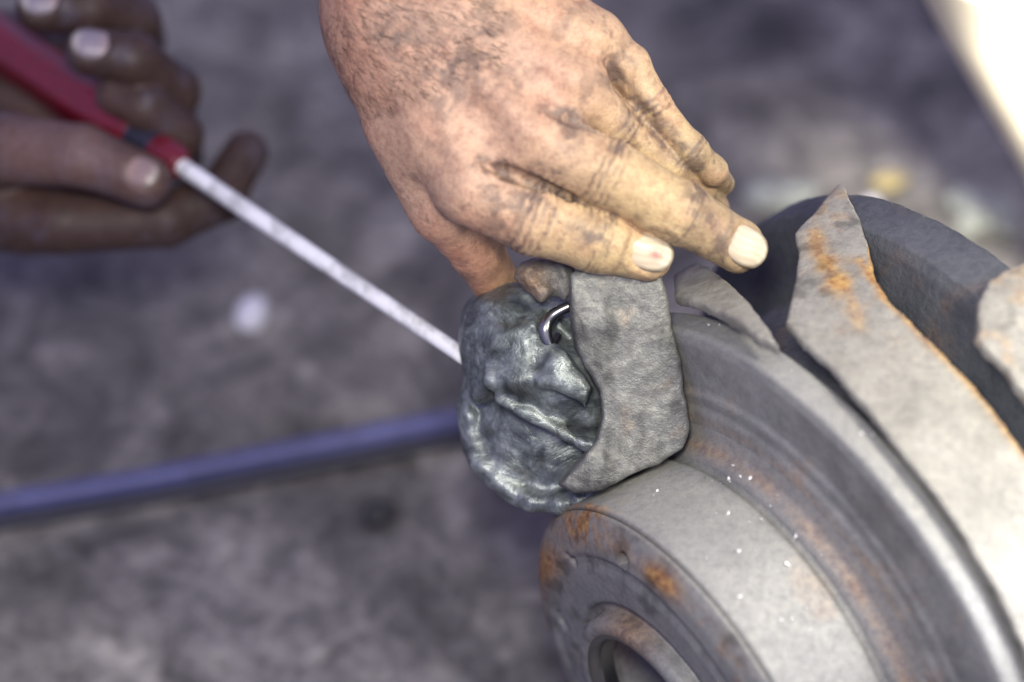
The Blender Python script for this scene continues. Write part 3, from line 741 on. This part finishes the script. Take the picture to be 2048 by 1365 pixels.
# ------------------------------------------------------------------ screwdriver
sd = thing('screwdriver', 'screwdriver with red handle and bright pale shaft touching the greasy housing', 'screwdriver', Q(925, 712, -42))
A_, B_ = Q(362, 332, -142), Q(932, 716, -44)
u = (A_ - B_) / np.linalg.norm(A_ - B_)
V, F = tube([B_, B_ + u * 60, B_ + u * 120, A_ + u * 6], [3.3, 3.5, 3.8, 3.9], 24); obj('shaft', V, F, M['steel'], sd)
V, F = tube([A_ - u * 1, A_ + u * 4, A_ + u * 10, A_ + u * 16], [5.5, 8.0, 8.6, 8.2], 24); obj('collar', V, F, M['red'], sd)
V, F = tube([A_ + u * 15, A_ + u * 22, A_ + u * 30], [8, 9.6, 10.4], 24); obj('neck', V, F, M['black'], sd)
a = np.arange(48) * 2 * math.pi / 48; su = np.cross(u, [0, 0, 1.]); su /= np.linalg.norm(su); sv = np.cross(u, su); vs = []; fs = []
prof = [(29, 9), (33, 10.5), (48, 11.8), (75, 12.4), (105, 12.0), (140, 12.8), (215, 13.2), (226, 10.5), (229, 5)]
for i, (t, r) in enumerate(prof):
    rr = r + .7 * np.cos(a * 6) * (1 if 1 < i < 7 else 0)
    vs.append(A_ + u * t + rr[:, None] * (np.cos(a)[:, None] * su + np.sin(a)[:, None] * sv))
vs = np.concatenate(vs)
for i in range(len(prof) - 1):
    for j in range(48): fs.append((i * 48 + j, i * 48 + (j + 1) % 48, (i + 1) * 48 + (j + 1) % 48, (i + 1) * 48 + j))
fs += [tuple(range(48))[::-1], tuple(8 * 48 + j for j in range(48))]
obj('handle', vs, fs, M['red'], sd)

# ------------------------------------------------------------------ things on the floor
def tagm(o, label, cat, group=None):
    o['label'] = label; o['category'] = cat
    if group: o['group'] = group
pts = [onfloor(x, y, 5.2) for x, y in ((-260, 1062), (0, 1012), (300, 962), (620, 900), (920, 842), (1300, 775), (1500, 745))]
V, F = tube([p + NUP * 1.0 for p in pts], 6.2, 18, 10); Vc, Fc = tube([p - e2 * 10.5 - NUP * 1.0 for p in pts], 4.2, 14, 10); oc = obj('shade_strip', Vc, Fc, M['black'], base=onfloor(620, 940)); tagm(oc, 'dark strip standing in for the shade along the lower side of the blue hose', 'shade_strip')  # dark tube added in place of the hose's shade on the floor
o = obj('hose', V, F, M['blue'], base=onfloor(620, 905)); tagm(o, 'long thin blue hose lying across the grey concrete floor', 'hose')
def stone(name, px, py, r, mat_, label, cat, seed, group=None, sq=(1, 1, .6)):
    n1, n2 = 14, 20; vs = []; c = onfloor(px, py, r * sq[2] * .75)
    B3 = np.stack([e1, e2, NUP])
    for i in range(n1 + 1):
        t = math.pi * i / n1
        for j in range(n2):
            p = 2 * math.pi * j / n2; vs.append((math.sin(t) * math.cos(p), math.sin(t) * math.sin(p), math.cos(t)))
    vs = np.array(vs); rr = 1 + .28 * fbm(vs + seed * 3.1, .8, 3, seed)
    vs = vs * rr[:, None] * r * np.array(sq); V = c + vs @ B3
    F = [(i * n2 + j, (i + 1) * n2 + j, (i + 1) * n2 + (j + 1) % n2, i * n2 + (j + 1) % n2) for i in range(n1) for j in range(n2)]
    o = obj(name, V, F, mat_, base=c - NUP * r * sq[2] * .75); tagm(o, label, cat, group)
stone('pebble', 505, 628, 9.5, M['white'], 'round white pebble on the floor below the screwdriver shaft', 'pebble', 1, sq=(.9, 1.25, .7))
stone('stone', 757, 1026, 8, M['dark'], 'black lump on the floor between blue hose and hub', 'stone', 2)
stone('stone', 1775, 362, 9, M['ochre'], 'ochre stone chip on the floor behind the pointed torn shield', 'stone', 3, sq=(1.2, .7, .5))
stone('stone', 1742, 408, 4.5, M['white'], 'small pale chip beside the pointed torn shield tip', 'stone', 4)
stone('stone', 1560, 392, 13, M['grey'], 'dull grey-green stone on the floor past the middle fingertip', 'stone', 5, sq=(1.6, .8, .5))
k = 6
for x, y, r in ((1925, 400, 9), (1960, 430, 12), (1995, 420, 9), (1940, 450, 8), (2010, 450, 8)):
    stone('rubble', x, y, r, M['grey'], 'pale crumb of rubble on the floor beside the cream pipe', 'rubble', k, 'crumbs of rubble by the pipe'); k += 1

# ------------------------------------------------------------------ thick cream tube leaning beyond the hub
t0 = onfloor(2440, 700); t1 = Q(2120, -60, -190); t2 = Q(2050, -230, -140)
V, F = tube([t0, .5 * (t0 + t1) + np.array([6., 4, 0]), t1, t2], [58, 60, 61, 60], 64, 10)
o = obj('pipe', V, F, M['cream'], base=t0); tagm(o, 'thick cream pipe glaring in the added light, leaning behind the hub', 'pipe')
